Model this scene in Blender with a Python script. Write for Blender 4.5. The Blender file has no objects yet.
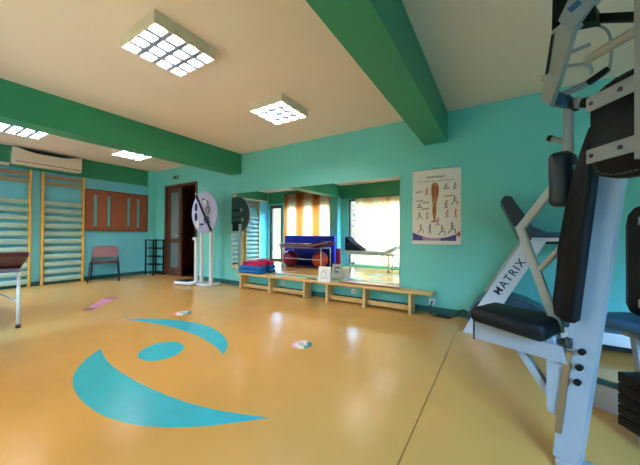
import bpy, bmesh, math, random
from math import sin, cos, pi, radians as R
from mathutils import Vector, Matrix
random.seed(7)
SC = bpy.context.scene
COL = SC.collection

# ------------------------------------------------------------------ room numbers (metres)
D, XL, XR, YR, H = 4.216, -8.2255, 3.0, -0.36, 2.824     # back wall, left wall, right wall, rear wall, ceiling
ZB = 2.403                                               # underside of the ceiling beams

# ------------------------------------------------------------------ materials
def lin(c):
    return tuple(((v / 255) / 12.92 if v / 255 <= .04045 else ((v / 255 + .055) / 1.055) ** 2.4) for v in c) + (1,)

def mat(name, rgb, rough=.5, metal=0, vary=.06, scale=6, bump=0, bscale=60, spec=.5, coat=0, stretch=None):
    m = bpy.data.materials.new(name); m.use_nodes = True
    nt = m.node_tree; n = nt.nodes; l = nt.links
    b = n['Principled BSDF']
    tc = n.new('ShaderNodeTexCoord'); mp = n.new('ShaderNodeMapping')
    if stretch: mp.inputs['Scale'].default_value = stretch
    l.new(tc.outputs['Object'], mp.inputs['Vector'])
    no = n.new('ShaderNodeTexNoise'); no.inputs['Scale'].default_value = scale; no.inputs['Detail'].default_value = 4
    l.new(mp.outputs[0], no.inputs['Vector'])
    rp = n.new('ShaderNodeValToRGB'); c = lin(rgb)
    rp.color_ramp.elements[0].position = .3; rp.color_ramp.elements[1].position = .7
    rp.color_ramp.elements[0].color = tuple(v * (1 - vary) for v in c[:3]) + (1,)
    rp.color_ramp.elements[1].color = tuple(min(1, v * (1 + vary)) for v in c[:3]) + (1,)
    l.new(no.outputs['Fac'], rp.inputs[0]); l.new(rp.outputs[0], b.inputs['Base Color'])
    b.inputs['Roughness'].default_value = rough; b.inputs['Metallic'].default_value = metal
    b.inputs['Specular IOR Level'].default_value = spec
    if coat: b.inputs['Coat Weight'].default_value = coat; b.inputs['Coat Roughness'].default_value = .08
    if bump:
        n2 = n.new('ShaderNodeTexNoise'); n2.inputs['Scale'].default_value = bscale; n2.inputs['Detail'].default_value = 3
        l.new(mp.outputs[0], n2.inputs['Vector'])
        bp = n.new('ShaderNodeBump'); bp.inputs['Strength'].default_value = bump; bp.inputs['Distance'].default_value = .01
        l.new(n2.outputs['Fac'], bp.inputs['Height']); l.new(bp.outputs[0], b.inputs['Normal'])
    return m

def emis(name, rgb, s):
    m = bpy.data.materials.new(name); m.use_nodes = True; nt = m.node_tree
    nt.nodes.remove(nt.nodes['Principled BSDF'])
    e = nt.nodes.new('ShaderNodeEmission'); e.inputs[0].default_value = lin(rgb); e.inputs[1].default_value = s
    nt.links.new(e.outputs[0], nt.nodes['Material Output'].inputs[0]); return m

def glass(name, rgb, refl=.08):
    m = bpy.data.materials.new(name); m.use_nodes = True; nt = m.node_tree; n = nt.nodes
    n.remove(n['Principled BSDF'])
    t = n.new('ShaderNodeBsdfTransparent'); t.inputs[0].default_value = lin(rgb)
    g = n.new('ShaderNodeBsdfGlossy'); g.inputs['Roughness'].default_value = .02
    mx = n.new('ShaderNodeMixShader'); mx.inputs[0].default_value = refl
    nt.links.new(t.outputs[0], mx.inputs[1]); nt.links.new(g.outputs[0], mx.inputs[2])
    nt.links.new(mx.outputs[0], n['Material Output'].inputs[0]); return m

def sheer(name, rgb_a, rgb_b, sc, see=.25, phase=0):
    """striped voile: colour bands woven along the width"""
    m = bpy.data.materials.new(name); m.use_nodes = True; nt = m.node_tree; n = nt.nodes; l = nt.links
    n.remove(n['Principled BSDF'])
    tc = n.new('ShaderNodeTexCoord'); mp = n.new('ShaderNodeMapping'); mp.inputs['Location'].default_value = (phase, 0, 0)
    l.new(tc.outputs['Object'], mp.inputs[0])
    w = n.new('ShaderNodeTexWave'); w.bands_direction = 'X'; w.inputs['Scale'].default_value = sc
    w.inputs['Distortion'].default_value = .6; w.inputs['Detail'].default_value = 1
    l.new(mp.outputs[0], w.inputs['Vector'])
    rp = n.new('ShaderNodeValToRGB'); rp.color_ramp.elements[0].color = lin(rgb_a); rp.color_ramp.elements[1].color = lin(rgb_b)
    rp.color_ramp.elements[0].position = .25; rp.color_ramp.elements[1].position = .75
    l.new(w.outputs['Fac'], rp.inputs[0])
    tl = n.new('ShaderNodeBsdfTranslucent'); df = n.new('ShaderNodeBsdfDiffuse'); tr = n.new('ShaderNodeBsdfTransparent')
    for s in (tl, df, tr): l.new(rp.outputs[0], s.inputs[0])
    m1 = n.new('ShaderNodeMixShader'); m1.inputs[0].default_value = .35
    l.new(tl.outputs[0], m1.inputs[1]); l.new(df.outputs[0], m1.inputs[2])
    m2 = n.new('ShaderNodeMixShader'); m2.inputs[0].default_value = see
    l.new(m1.outputs[0], m2.inputs[1]); l.new(tr.outputs[0], m2.inputs[2])
    l.new(m2.outputs[0], n['Material Output'].inputs[0]); return m

def wood(name, a, b, sc=3, rough=.45, axis=(1, 12, 12)):
    m = mat(name, a, rough, vary=.0, scale=sc, stretch=axis)
    rp = [x for x in m.node_tree.nodes if x.type == 'VALTORGB'][0]
    rp.color_ramp.elements[0].color = lin(a); rp.color_ramp.elements[1].color = lin(b); return m

M = {}
M['wall'] = mat('teal_wall_paint', (114, 208, 207), .5, vary=.03, scale=1.5, bump=.05, bscale=90)
M['wall_daylit'] = mat('daylit_blue_wall_paint', (112, 204, 228), .5, vary=.03, scale=1.5, bump=.05, bscale=90)  # wall paint with the blue of the daylight mixed into its colour
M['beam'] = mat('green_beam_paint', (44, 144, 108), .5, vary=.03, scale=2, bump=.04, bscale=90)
M['ceil'] = mat('cream_ceiling_paint', (240, 220, 210), .8, vary=.015, scale=1.2)
M['base'] = mat('dark_teal_skirting', (26, 92, 92), .45)
M['floor'] = mat('ochre_sheet_floor', (206, 156, 86), .2, vary=.05, scale=2.2, bump=.03, bscale=14, spec=.6)
M['seam'] = mat('floor_weld', (150, 100, 36), .4)
M['emblem'] = mat('teal_floor_inlay', (60, 174, 200), .2, vary=.04, bump=.03, bscale=14, spec=.45)
M['white'] = mat('white_powder_coat', (226, 230, 236), .35, vary=.02)
M['gymwhite'] = mat('pale_grey_powder_coat', (154, 155, 164), .35, vary=.02, coat=.2)
M['beige'] = mat('beige_powder_coat', (172, 162, 154), .4, vary=.03)
M['armgrey'] = mat('warm_grey_powder_coat', (186, 184, 186), .4, vary=.03)
M['plastic_w'] = mat('warm_white_plastic', (232, 218, 200), .4, vary=.02)
M['black'] = mat('black_vinyl', (10, 12, 20), .5, vary=.15, scale=12, bump=.12, bscale=120, spec=.25)
M['blackpl'] = mat('black_plastic', (11, 12, 15), .5, spec=.25)
M['darkgrey'] = mat('dark_grey_vinyl', (72, 68, 66), .5, vary=.1)
M['navy'] = mat('navy_vinyl', (14, 30, 52), .4, vary=.1)
M['bluevinyl'] = mat('steel_blue_vinyl', (40, 92, 130), .45, vary=.1)
M['steel'] = mat('brushed_steel', (190, 192, 196), .3, metal=1)
M['bronze'] = mat('bronze_metal', (150, 128, 100), .35, metal=.8)
M['bolt'] = mat('dark_bolt', (70, 74, 82), .3, metal=.8)
M['stitch'] = mat('grey_thread', (120, 122, 130), .7)
M['silver'] = mat('silver_paint', (204, 206, 218), .3, vary=.02, coat=.2)
M['tm_blue'] = mat('slate_blue_plastic', (44, 74, 104), .35)
M['tm_dark'] = mat('charcoal_plastic', (44, 48, 58), .35)
M['belt'] = mat('treadmill_belt', (34, 38, 46), .6)
M['ink'] = mat('dark_ink', (38, 40, 66), .5)
M['wood'] = wood('pine', (226, 190, 132), (208, 166, 104), 3, .35)
M['paleboard'] = wood('pale_board', (230, 216, 206), (216, 200, 190), 3, .25)
M['slat'] = wood('greyed_slat', (158, 138, 108), (136, 118, 92), 3, axis=(12, 1, 12))
M['barpost'] = wood('yellow_pine', (228, 178, 84), (206, 150, 62), 3, axis=(12, 12, 1))
M['rung'] = wood('pale_beech', (168, 194, 180), (148, 176, 162), 3, axis=(12, 1, 12))
M['brown'] = wood('brown_door_wood', (100, 58, 40), (74, 42, 28), 4, axis=(12, 12, 1))
M['board'] = wood('reddish_board', (160, 92, 60), (134, 74, 48), 3, axis=(12, 12, 1))
M['corr'] = mat('corridor_wall', (150, 86, 52), .7)
M['corrf'] = mat('corridor_floor', (70, 44, 34), .5)
M['mirror'] = mat('mirror_silver', (236, 240, 236), .004, metal=1, vary=0)
M['edge'] = mat('polished_glass_edge', (120, 160, 150), .2)
M['slate'] = mat('slate_cloth', (26, 36, 56), .9, spec=.1)
M['paleblue'] = mat('pale_blue_vinyl', (190, 208, 226), .4)
M['maroon'] = mat('maroon_vinyl', (66, 22, 32), .35, vary=.1)
M['chairred'] = mat('maroon_plastic', (112, 62, 66), .4, vary=.1)
M['chairleg'] = mat('dark_blue_tube', (26, 30, 58), .35)
M['mat_blue'] = mat('royal_blue_vinyl', (16, 40, 190), .4, vary=.08)
M['towel_b'] = mat('blue_towel', (14, 104, 182), .9, vary=.2, scale=20, bump=.4, bscale=150)
M['towel_m'] = mat('magenta_towel', (198, 30, 104), .9, vary=.2, scale=20, bump=.4, bscale=150)
M['towel_p'] = mat('pale_pink_towel', (236, 160, 176), .9, vary=.2, scale=20, bump=.4, bscale=150)
M['ball_m'] = mat('magenta_rubber', (158, 18, 92), .35, vary=.06)
M['ball_o'] = mat('coral_rubber', (226, 84, 66), .35, vary=.06)
M['roll'] = mat('raspberry_foam', (150, 20, 70), .7)
M['lilac'] = mat('lilac_lit_edge', (150, 140, 180), .4)
M['disc'] = mat('pale_lilac_board', (178, 184, 230), .4, vary=.04)
M['discback'] = mat('grey_board_back', (96, 104, 108), .6, vary=.1)
M['rubber'] = mat('black_rubber', (26, 26, 28), .7)
M['paper'] = mat('poster_paper', (232, 226, 226), .5, vary=.02)
M['card'] = mat('white_card', (236, 238, 244), .5, vary=.01)
M['faint'] = mat('faint_grey_print', (170, 176, 190), .5)
M['flesh'] = mat('print_muscle_red', (150, 66, 44), .5, vary=.25, scale=60)
M['sinew'] = mat('print_muscle_tan', (168, 122, 78), .5, vary=.2, scale=60)
M['fig'] = mat('print_figure_grey', (96, 88, 100), .5, vary=.3, scale=60)
M['figred'] = mat('print_figure_red', (184, 76, 84), .5, vary=.2, scale=60)
M['indigo'] = mat('print_indigo', (70, 58, 140), .5, vary=.2, scale=8)
M['violet'] = mat('print_violet', (168, 132, 190), .5)
M['green_sign'] = mat('sign_green', (30, 90, 60), .5)
M['pink'] = mat('pink_sticker', (226, 150, 190), .35, vary=.04)
M['plum'] = mat('plum_sticker', (128, 40, 72), .35)
M['stickw'] = mat('white_sticker', (240, 232, 236), .3)
M['stickr'] = mat('red_sticker', (216, 64, 72), .35)
M['stickt'] = mat('teal_sticker', (30, 130, 130), .35)
M['fixture'] = mat('fixture_enamel', (226, 214, 196), .5)
M['louvre'] = mat('louvre_aluminium', (150, 166, 204), .5)
M['lamp'] = emis('lamp_glow', (255, 247, 238), 135)
M['wheelblk'] = mat('castor_black', (24, 22, 24), .4)
M['leaf'] = mat('garden_leaf', (60, 96, 60), .6, vary=.3)
M['ground'] = mat('pale_paving', (56, 60, 50), .8)
M['glass'] = glass('window_glass', (240, 246, 246), .06)
M['doorglass'] = mat('frosted_door_glass', (104, 122, 128), .25)
M['cur_o'] = sheer('orange_voile', (218, 112, 46), (246, 198, 150), .42, .10, .3)
M['cur_p'] = sheer('peach_voile', (236, 166, 108), (244, 192, 136), .5, .08, .1)

# ------------------------------------------------------------------ mesh builder
class B:
    def __init__(s): s.bm = bmesh.new(); s.mi = 0
    def _take(s, tmp, M4=None, smooth=False):
        if M4 is not None: bmesh.ops.transform(tmp, matrix=M4, verts=tmp.verts)
        bmesh.ops.recalc_face_normals(tmp, faces=tmp.faces)
        mp = {}
        for v in tmp.verts: mp[v] = s.bm.verts.new(v.co)
        for f in tmp.faces:
            try:
                g = s.bm.faces.new([mp[v] for v in f.verts]); g.smooth = smooth or f.smooth; g.material_index = s.mi
            except ValueError: pass
        tmp.free(); return s
    def box(s, c, d, rot=None, bev=0, seg=2, smooth=None):
        t = bmesh.new(); bmesh.ops.create_cube(t, size=1)
        for v in t.verts: v.co = Vector((v.co.x * d[0], v.co.y * d[1], v.co.z * d[2]))
        if bev: bmesh.ops.bevel(t, geom=t.edges[:], offset=min(bev, min(d) * .49), segments=seg, affect='EDGES', profile=.5)
        m = Matrix.Translation(c)
        if rot is not None: m = m @ (rot.to_4x4() if not isinstance(rot, tuple) else (Matrix.Rotation(rot[2], 4, 'Z') @ Matrix.Rotation(rot[1], 4, 'Y') @ Matrix.Rotation(rot[0], 4, 'X')))
        return s._take(t, m, bool(bev) if smooth is None else smooth)
    def mm(s, a, b, bev=0, seg=2):
        return s.box([(p + q) / 2 for p, q in zip(a, b)], [abs(q - p) for p, q in zip(a, b)], None, bev, seg)
    def bar(s, p, q, w, h, up=(0, 0, 1), bev=0):
        """rectangular bar from p to q, w across, h along up"""
        p = Vector(p); q = Vector(q); z = (q - p); L = z.length; z.normalize()
        u = Vector(up); x = u.cross(z)
        if x.length < 1e-4: x = Vector((1, 0, 0))
        x.normalize(); y = z.cross(x)
        m = Matrix((x, y, z)).transposed()
        return s.box((p + q) / 2, (w, h, L), m, bev)
    def tube(s, pts, r, n=12, cap=True, closed=False, smooth_pts=0):
        P = [Vector(p) for p in pts]
        if smooth_pts:
            for _ in range(smooth_pts):
                Q = [P[0]]
                for a, b in zip(P, P[1:]): Q += [a * .75 + b * .25, a * .25 + b * .75]
                Q.append(P[-1]); P = Q
        rs = r if isinstance(r, (list, tuple)) else [r] * len(P)
        if len(rs) != len(P): rs = [rs[0] + (rs[-1] - rs[0]) * i / (len(P) - 1) for i in range(len(P))]
        t = bmesh.new(); rings = []; prev = None
        for i, p in enumerate(P):
            if closed: d = P[(i + 1) % len(P)] - P[i - 1]
            else: d = (P[min(i + 1, len(P) - 1)] - P[max(i - 1, 0)])
            d.normalize()
            if prev is None:
                a = Vector((0, 0, 1)) if abs(d.z) < .9 else Vector((1, 0, 0)); x = d.cross(a).normalized()
            else:
                x = (prev - d * prev.dot(d)).normalized()
            prev = x; y = d.cross(x)
            rings.append([t.verts.new(p + (x * cos(2 * pi * k / n) + y * sin(2 * pi * k / n)) * rs[i]) for k in range(n)])
        rr = rings + ([rings[0]] if closed else [])
        for a, b in zip(rr, rr[1:]):
            for k in range(n):
                f = t.faces.new((a[k], a[(k + 1) % n], b[(k + 1) % n], b[k])); f.smooth = True
        if cap and not closed: t.faces.new(rings[0][::-1]); t.faces.new(rings[-1])
        return s._take(t)
    def cyl(s, p, q, r, n=20, r2=None): return s.tube([p, q], [r, r if r2 is None else r2], n)
    def prism(s, poly, a, b, axis='y', M4=None):
        """polygon in the two other axes (x,z for y; x,y for z; y,z for x), extruded from a to b"""
        t = bmesh.new()
        def V(u, v, w): return {'y': (u, w, v), 'z': (u, v, w), 'x': (w, u, v)}[axis]
        A = [t.verts.new(V(u, v, a)) for u, v in poly]; C = [t.verts.new(V(u, v, b)) for u, v in poly]
        t.faces.new(A); t.faces.new(C[::-1]); n = len(poly)
        for i in range(n): t.faces.new((A[i], C[i], C[(i + 1) % n], A[(i + 1) % n]))
        return s._take(t, M4)
    def poly(s, pts):
        t = bmesh.new(); t.faces.new([t.verts.new(p) for p in pts]); return s._take(t)
    def lathe(s, prof, n=32, M4=None):
        t = bmesh.new(); rings = []
        for r, z in prof:
            rings.append([t.verts.new((max(r, 1e-5) * cos(2 * pi * k / n), max(r, 1e-5) * sin(2 * pi * k / n), z)) for k in range(n)])
        for a, b in zip(rings, rings[1:]):
            for k in range(n):
                f = t.faces.new((a[k], a[(k + 1) % n], b[(k + 1) % n], b[k])); f.smooth = True
        bmesh.ops.remove_doubles(t, verts=t.verts[:], dist=1e-4)
        return s._take(t, M4)
    def sphere(s, c, r, sx=1, sy=1, sz=1):
        t = bmesh.new(); bmesh.ops.create_uvsphere(t, u_segments=32, v_segments=20, radius=r)
        for v in t.verts: v.co = Vector((v.co.x * sx, v.co.y * sy, v.co.z * sz)) + Vector(c)
        return s._take(t, None, True)
    def grid(s, fn, nu, nv):
        t = bmesh.new(); g = [[t.verts.new(fn(i / nu, j / nv)) for j in range(nv + 1)] for i in range(nu + 1)]
        for i in range(nu):
            for j in range(nv):
                f = t.faces.new((g[i][j], g[i + 1][j], g[i + 1][j + 1], g[i][j + 1])); f.smooth = True
        return s._take(t)
    def use(s, i): s.mi = i; return s
    def obj(s, name, m, parent=None, label=None):
        me = bpy.data.meshes.new(name); s.bm.to_mesh(me); s.bm.free()
        for k in (m if isinstance(m, (list, tuple)) else [m]): me.materials.append(M[k] if isinstance(k, str) else k)
        o = bpy.data.objects.new(name, me); COL.objects.link(o)
        if parent is not None: o.parent = parent
        if label: o['label'] = label
        return o

def tag(o, label, cat, group=None, kind=None):
    o['label'] = label; o['category'] = cat
    if group: o['group'] = group
    if kind: o['kind'] = kind
    return o
def thing(name, label, cat, loc=(0, 0, 0), rz=0, group=None):
    o = bpy.data.objects.new(name, None); COL.objects.link(o); o.empty_display_size = .05
    o.location = loc; o.rotation_euler = (0, 0, rz); return tag(o, label, cat, group)
def struct(name, b, m, label=None, parent=None):
    o = b.obj(name, m, parent)
    if parent is None:
        o['kind'] = 'structure'; o['label'] = label or name.replace('_', ' '); o['category'] = name.split('_')[0]
    return o
def kids(o): return [c for c in bpy.data.objects if c.parent == o]
def dup(o, loc, label, rz=None):
    def cp(a, par):
        c = a.copy(); COL.objects.link(c)
        if par is not None: c.parent = par
        for k in kids(a): cp(k, c)
        return c
    c = cp(o, None); c.location = loc; c['label'] = label
    if rz is not None: c.rotation_euler = (0, 0, rz)
    return c
def text(name, body, size, origin, xdir, ydir, m, parent, ext=.0006, align='LEFT', bold=0, spacing=1, xs=1):
    cu = bpy.data.curves.new(name + '_curve', 'FONT'); cu.body = body; cu.size = size; cu.extrude = ext
    cu.align_x = align; cu.space_character = spacing; cu.offset = bold
    tmp = bpy.data.objects.new(name + '_tmp', cu); COL.objects.link(tmp)
    bpy.context.view_layer.update()
    me = bpy.data.meshes.new_from_object(tmp.evaluated_get(bpy.context.evaluated_depsgraph_get()))
    bpy.data.objects.remove(tmp); bpy.data.curves.remove(cu)
    x = Vector(xdir).normalized(); y = Vector(ydir).normalized(); z = x.cross(y)
    mt = Matrix((x, y, z)).transposed().to_4x4(); mt.translation = Vector(origin)
    me.transform(mt @ Matrix.Diagonal((xs, 1, 1, 1))); me.name = name
    me.materials.clear(); me.materials.append(M[m])
    o = bpy.data.objects.new(name, me); COL.objects.link(o)
    if parent is not None: o.parent = parent
    return o

# ================================================================== THE ROOM
T = .14
struct('floor', B().mm((XL - T, YR - T, -.1), (XR + T, D + T, 0)), 'floor', 'glossy ochre sheet floor')
struct('ceiling', B().mm((XL - T, YR - T, H), (XR + T, D + T, H + .1)), 'ceil', 'cream ceiling')
DX0, DX1, DZ = -7.67, -6.25, 2.385
b = B(); b.mm((XL - T, D, 0), (DX0, D + T, H)); b.mm((DX1, D, 0), (XR + T, D + T, H)); b.mm((DX0, D, DZ), (DX1, D + T, H))
struct('wall_back', b, 'wall', 'teal painted wall with the mirror and doorway')
struct('wall_left', B().mm((XL - T, YR - T, 0), (XL, D, H)), 'wall_daylit', 'teal wall with blue daylight painted in, behind the climbing bars')
struct('wall_right', B().mm((XR, YR - T, 0), (XR + T, D, H)), 'wall', 'teal painted side wall')
# rear wall with a french door and three windows, one added for light
ops = [(-8.10, -7.42, 0, 2.28), (-7.34, -5.10, .28, 2.33), (-4.44, -1.70, .10, 2.33), (1.0, 2.55, .8, 2.2)]
b = B(); x = XL
for x0, x1, z0, z1 in ops:
    b.mm((x, YR - T, 0), (x0, YR, H)); b.mm((x0, YR - T, z1), (x1, YR, H))
    if z0: b.mm((x0, YR - T, 0), (x1, YR, z0))
    x = x1
b.mm((x, YR - T, 0), (XR, YR, H))
struct('wall_rear', b, 'wall', 'teal painted window wall')
struct('trim_1', B().mm((-5.03, YR, ZB), (-4.724, D, H)), 'beam', 'dark green ceiling beam crossing on the left')
struct('trim_2', B().mm((-.9155, YR, ZB), (-.607, D, H)), 'beam', 'dark green ceiling beam crossing near the centre')
struct('trim_3', B().mm((XL, 4.03, 0), (XL + .10, D, H)), 'wall', 'shallow teal corner pilaster')
struct('trim_4', B().mm((-5.03, YR, 0), (-4.724, YR + .27, ZB)), 'wall', 'teal pilaster between the windows')
struct('trim_5', B().mm((-.9155, YR, 0), (-.607, YR + .2, ZB)), 'wall', 'teal pilaster behind the camera')
struct('trim_6', B().mm((XL + .10, YR, 2.36), (-5.03, YR + .05, H)).mm((-4.724, YR, 2.36), (-.9155, YR + .05, H)), 'beam', 'dark green lintel over the windows')
b = B(); b.mm((XL + .1, D - .015, 0), (DX0 - .06, D, .09)); b.mm((DX1 + .06, D - .015, 0), (XR, D, .09))
struct('baseboard_back', b, 'base', 'dark teal skirting')
struct('baseboard_left', B().mm((XL, YR, 0), (XL + .015, 4.03, .09)), 'base', 'dark teal skirting')
struct('baseboard_right', B().mm((XR - .015, YR, 0), (XR, D, .09)), 'base', 'dark teal skirting')
struct('trim_7', B().mm((-.412, YR, 0), (-.406, D - .02, .0012)), 'seam', 'welded joint in the sheet floor')

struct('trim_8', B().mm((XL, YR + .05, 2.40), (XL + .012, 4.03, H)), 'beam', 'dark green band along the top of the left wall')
# windows
def window(n, x0, x1, z0, z1, mull, label):
    w = thing('window_%d' % n, label, 'window', ((x0 + x1) / 2, YR - .07, z0)); w['kind'] = 'structure'
    hx = (x1 - x0) / 2; hz = z1 - z0; f = B(); t = .06
    f.mm((-hx, -.04, 0), (-hx + t, .04, hz)); f.mm((hx - t, -.04, 0), (hx, .04, hz))
    f.mm((-hx + t, -.04, 0), (hx - t, .04, t)); f.mm((-hx + t, -.04, hz - t), (hx - t, .04, hz))
    for k in mull: f.mm((k - .035, -.039, t), (k + .035, .039, hz - t))
    f.obj('window_frame', 'brown', w)
    B().mm((-hx + t, -.004, t), (hx - t, .004, hz - t)).obj('window_pane', 'glass', w)
    return w
window(1, *ops[1], (-.4, .4), 'brown framed window behind striped orange curtain')
window(2, *ops[2], (-.4, .45), 'brown framed window behind peach curtain')
window(3, *ops[3], (0,), 'unseen brown framed window added behind the camera for light')  # unseen window, put in and sized to light the gym and right wall
d = thing('door_2', 'glazed brown garden door in the window wall', 'door', (-7.76, YR - .07, 0)); d['kind'] = 'structure'
f = B(); f.mm((-.34, -.04, 0), (-.24, .04, 2.28)); f.mm((.24, -.04, 0), (.34, .04, 2.28)); f.mm((-.24, -.04, 2.18), (.24, .04, 2.28)); f.mm((-.24, -.04, 0), (.24, .04, .12))
f.obj('door_frame', 'brown', d)
B().mm((-.24, -.004, .12), (.24, .004, 2.18)).obj('door_pane', 'glass', d)
B().cyl((.27, .04, 1.02), (.27, .09, 1.02), .01).bar((.27, .09, 1.02), (.17, .09, 1.02), .02, .02).obj('door_handle', 'steel', d)

# corridor behind the doorway
cx0, cx1, cy1 = -8.2, -5.2, 6.4
b = B(); b.mm((cx0 - .1, D + T, 0), (cx0, cy1, 2.6)); b.mm((cx1, D + T, 0), (cx1 + .1, cy1, 2.6)); b.mm((cx0 - .1, cy1, 0), (cx1 + .1, cy1 + .1, 2.6))
b.mm((cx0 - .1, D + T, 2.5), (cx1 + .1, cy1, 2.6))
struct('wall_corridor', b, 'corr', 'brown corridor walls beyond the doorway')
struct('floor_corridor', B().mm((cx0, D + T, -.1), (cx1, cy1, 0)), 'corrf', 'dark corridor floor')
d = thing('door_3', 'dark brown closed door at the end of the corridor', 'door', (-7.55, cy1 - .03, 0)); d['kind'] = 'structure'
B().mm((-.9, -.05, 0), (.9, .0, 2.02)).obj('door_leaf', 'brown', d)
B().mm((-1.0, -.07, 0), (-.9, .01, 2.1)).mm((.9, -.07, 0), (1.0, .01, 2.1)).mm((-1, -.07, 2.02), (1, .01, 2.1)).obj('door_frame', 'brown', d)

# main doorway with one glazed leaf shut, the other folded into the corridor
d = thing('door_1', 'brown double doorway with one glazed leaf shut and one open', 'door', ((DX0 + DX1) / 2, D, 0)); d['kind'] = 'structure'
hx = (DX1 - DX0) / 2
f = B(); f.mm((-hx, -.02, 0), (-hx + .06, T, DZ)); f.mm((hx - .06, -.02, 0), (hx, T, DZ)); f.mm((-hx + .06, -.02, DZ - .06), (hx - .06, T, DZ))
f.obj('door_frame', 'brown', d)
def leaf(par, m4):
    L = bpy.data.objects.new('door_leaf', None)
    b = B(); w = hx - .06
    b.mm((0, -.02, .005), (.13, .02, DZ - .07)); b.mm((w - .13, -.02, .005), (w, .02, DZ - .07))
    b.mm((.13, -.02, .005), (w - .13, .02, .22)); b.mm((.13, -.02, .86), (w - .13, .02, .98)); b.mm((.13, -.02, DZ - .2), (w - .13, .02, DZ - .07))
    bmesh.ops.transform(b.bm, matrix=m4, verts=b.bm.verts)
    o = b.obj('door_leaf', 'brown', par)
    g = B(); g.mm((.13, -.004, .98), (w - .13, .004, DZ - .2)); g.mm((.13, -.004, .22), (w - .13, .004, .86))
    bmesh.ops.transform(g.bm, matrix=m4, verts=g.bm.verts); g.obj('leaf_glass', 'doorglass', o)
    h = B().cyl((w - .06, -.02, 1.05), (w - .06, -.07, 1.05), .01).bar((w - .06, -.065, 1.05), (w - .18, -.065, 1.05), .018, .018)
    bmesh.ops.transform(h.bm, matrix=m4, verts=h.bm.verts); h.obj('leaf_handle', 'steel', o)
leaf(d, Matrix.Translation((-hx + .06, .05, 0)))
leaf(d, Matrix.Translation((hx - .1, T, 0)) @ Matrix.Rotation(R(86), 4, 'Z'))

# outside: pale paving and a shrub seen through the curtains
struct('ground', B().mm((-14, -9, -.2), (9, YR - T, -.12)), 'ground', 'dark garden ground outside the windows')

t = thing('garden_shrub', 'loose leafy garden shrub outside the windows, seen through the mirror', 'shrub', (-4.5, -2.3, -.12))
b = B()
for k in range(7):
    a = k * .9; b.tube([(0, 0, 0), (.15 * cos(a), .15 * sin(a), .9), (.5 * cos(a), .45 * sin(a), 1.9)], [.03, .008], 6)
b.obj('stem', 'brown', t)
b = B()
for k in range(420):
    a = random.uniform(0, 2 * pi); rr = random.uniform(.1, .75); z = random.uniform(.5, 2.4); p = Vector((rr * cos(a), rr * sin(a) * .8, z))
    u = Vector((random.uniform(-1, 1), random.uniform(-1, 1), random.uniform(-.6, .6))).normalized(); v = u.orthogonal().normalized()
    b.poly([p - u * .07, p + v * .03, p + u * .07, p - v * .03])
b.obj('foliage', 'leaf', t)

# ================================================================== CEILING LIGHTS
def ceiling_light(loc, label):
    t = thing('ceiling_light', label, 'ceiling light', loc, 0, 'louvred fluorescent ceiling lights')
    s = .275; b = B()
    for sx in (-1, 1):
        b.mm((sx * s, -s, -.105), (sx * (s - .012), s, 0)); b.mm((-s + .012, sx * s, -.105), (s - .012, sx * (s - .012), 0))
    b.mm((-s + .012, -s + .012, -.02), (s - .012, s - .012, 0))
    b.obj('housing', 'fixture', t)
    for k in (-.206, -.069, .069, .206):
        B().cyl((k, -.25, -.05), (k, .25, -.05), .013, 12).obj('fluorescent_tube', 'lamp', t)
    b = B()
    for k in range(1, 4):
        p = -s + k * s / 2
        b.mm((p - .02, -s + .012, -.103), (p + .02, s - .012, -.07)); b.mm((-s + .012, p - .02, -.1035), (s - .012, p + .02, -.0695))
    b.obj('louvre', 'louvre', t); return t
L0 = ceiling_light((-2.52, 1.41, H), 'square louvred ceiling light nearest the camera, large at the top of the photo')
dup(L0, (-2.52, 2.895, H), 'square louvred ceiling light between the two green beams, nearer the mirror')
dup(L0, (-6.50, 1.27, H), 'louvred ceiling light over the climbing bars, cut by the left photo edge')
dup(L0, (-6.50, 2.88, H), 'louvred ceiling light half hidden by the left green beam near the doorway')

# ================================================================== LEFT WALL
def wall_bars(y0, label):
    t = thing('wall_bars', label, 'climbing bars', (XL, y0, 0), 0, 'wooden wall bars on the left wall')
    w = .68; hgt = 2.38
    for y in (0, w):
        B().mm((.0, y - .02, 0), (.10, y + .02, hgt), .006).obj('upright', 'barpost', t)
    for k in range(11):
        B().box((.06, w / 2, .11 + k * .163), (.035, w - .04, .098), None, .016, 3).obj('rung', 'rung', t)
    for z in (2.16, 2.30): B().box((.08, w / 2, z), (.03, w - .04, .085), None, .016, 3).obj('rung', 'slat', t)
    return t
W0 = wall_bars(1.93, 'wooden wall bars nearest the brown board')
dup(W0, (XL, 1.06, 0), 'wooden wall bars at the left photo edge behind the maroon couch')
dup(W0, (XL, .20, 0), 'wooden wall bars seen only in the mirror, nearest the garden door')

t = thing('air_conditioner', 'white wall air conditioner above the wooden climbing bars', 'air conditioner', (XL, 1.995, 2.46))
b = B(); n = 16
prof = [(-.535 + 1.07 * i / n, .33 - .085 * sin(pi * i / n)) for i in range(n + 1)]
b.prism([(-.535, .03)] + prof + [(.535, .03)][::-1] if False else [(-.535, .03), (.535, .03)] + prof[::-1], .17, .205, 'x')
b.obj('front_panel', 'plastic_w', t)
B().mm((0, -.53, .0), (.17, .53, .27), .015).obj('body', 'plastic_w', t)
B().mm((.03, -.50, .27), (.165, .50, .31)).obj('air_intake', 'rubber', t, 'dark intake grille')
B().mm((.17, -.48, .045), (.208, .535, .058)).obj('air_outlet', 'brown', t, 'dark outlet slot')
B().mm((.16, -.535, 0), (.20, .535, .03), .008).obj('louvre_flap', 'plastic_w', t)
o = B().mm((XL, YR + .06, 2.42), (XL + .06, 1.45, 2.48), .006).obj('pipe_cover', 'plastic_w')
tag(o, 'white pipe cover running along the wall from the air conditioner', 'pipe')

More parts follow.
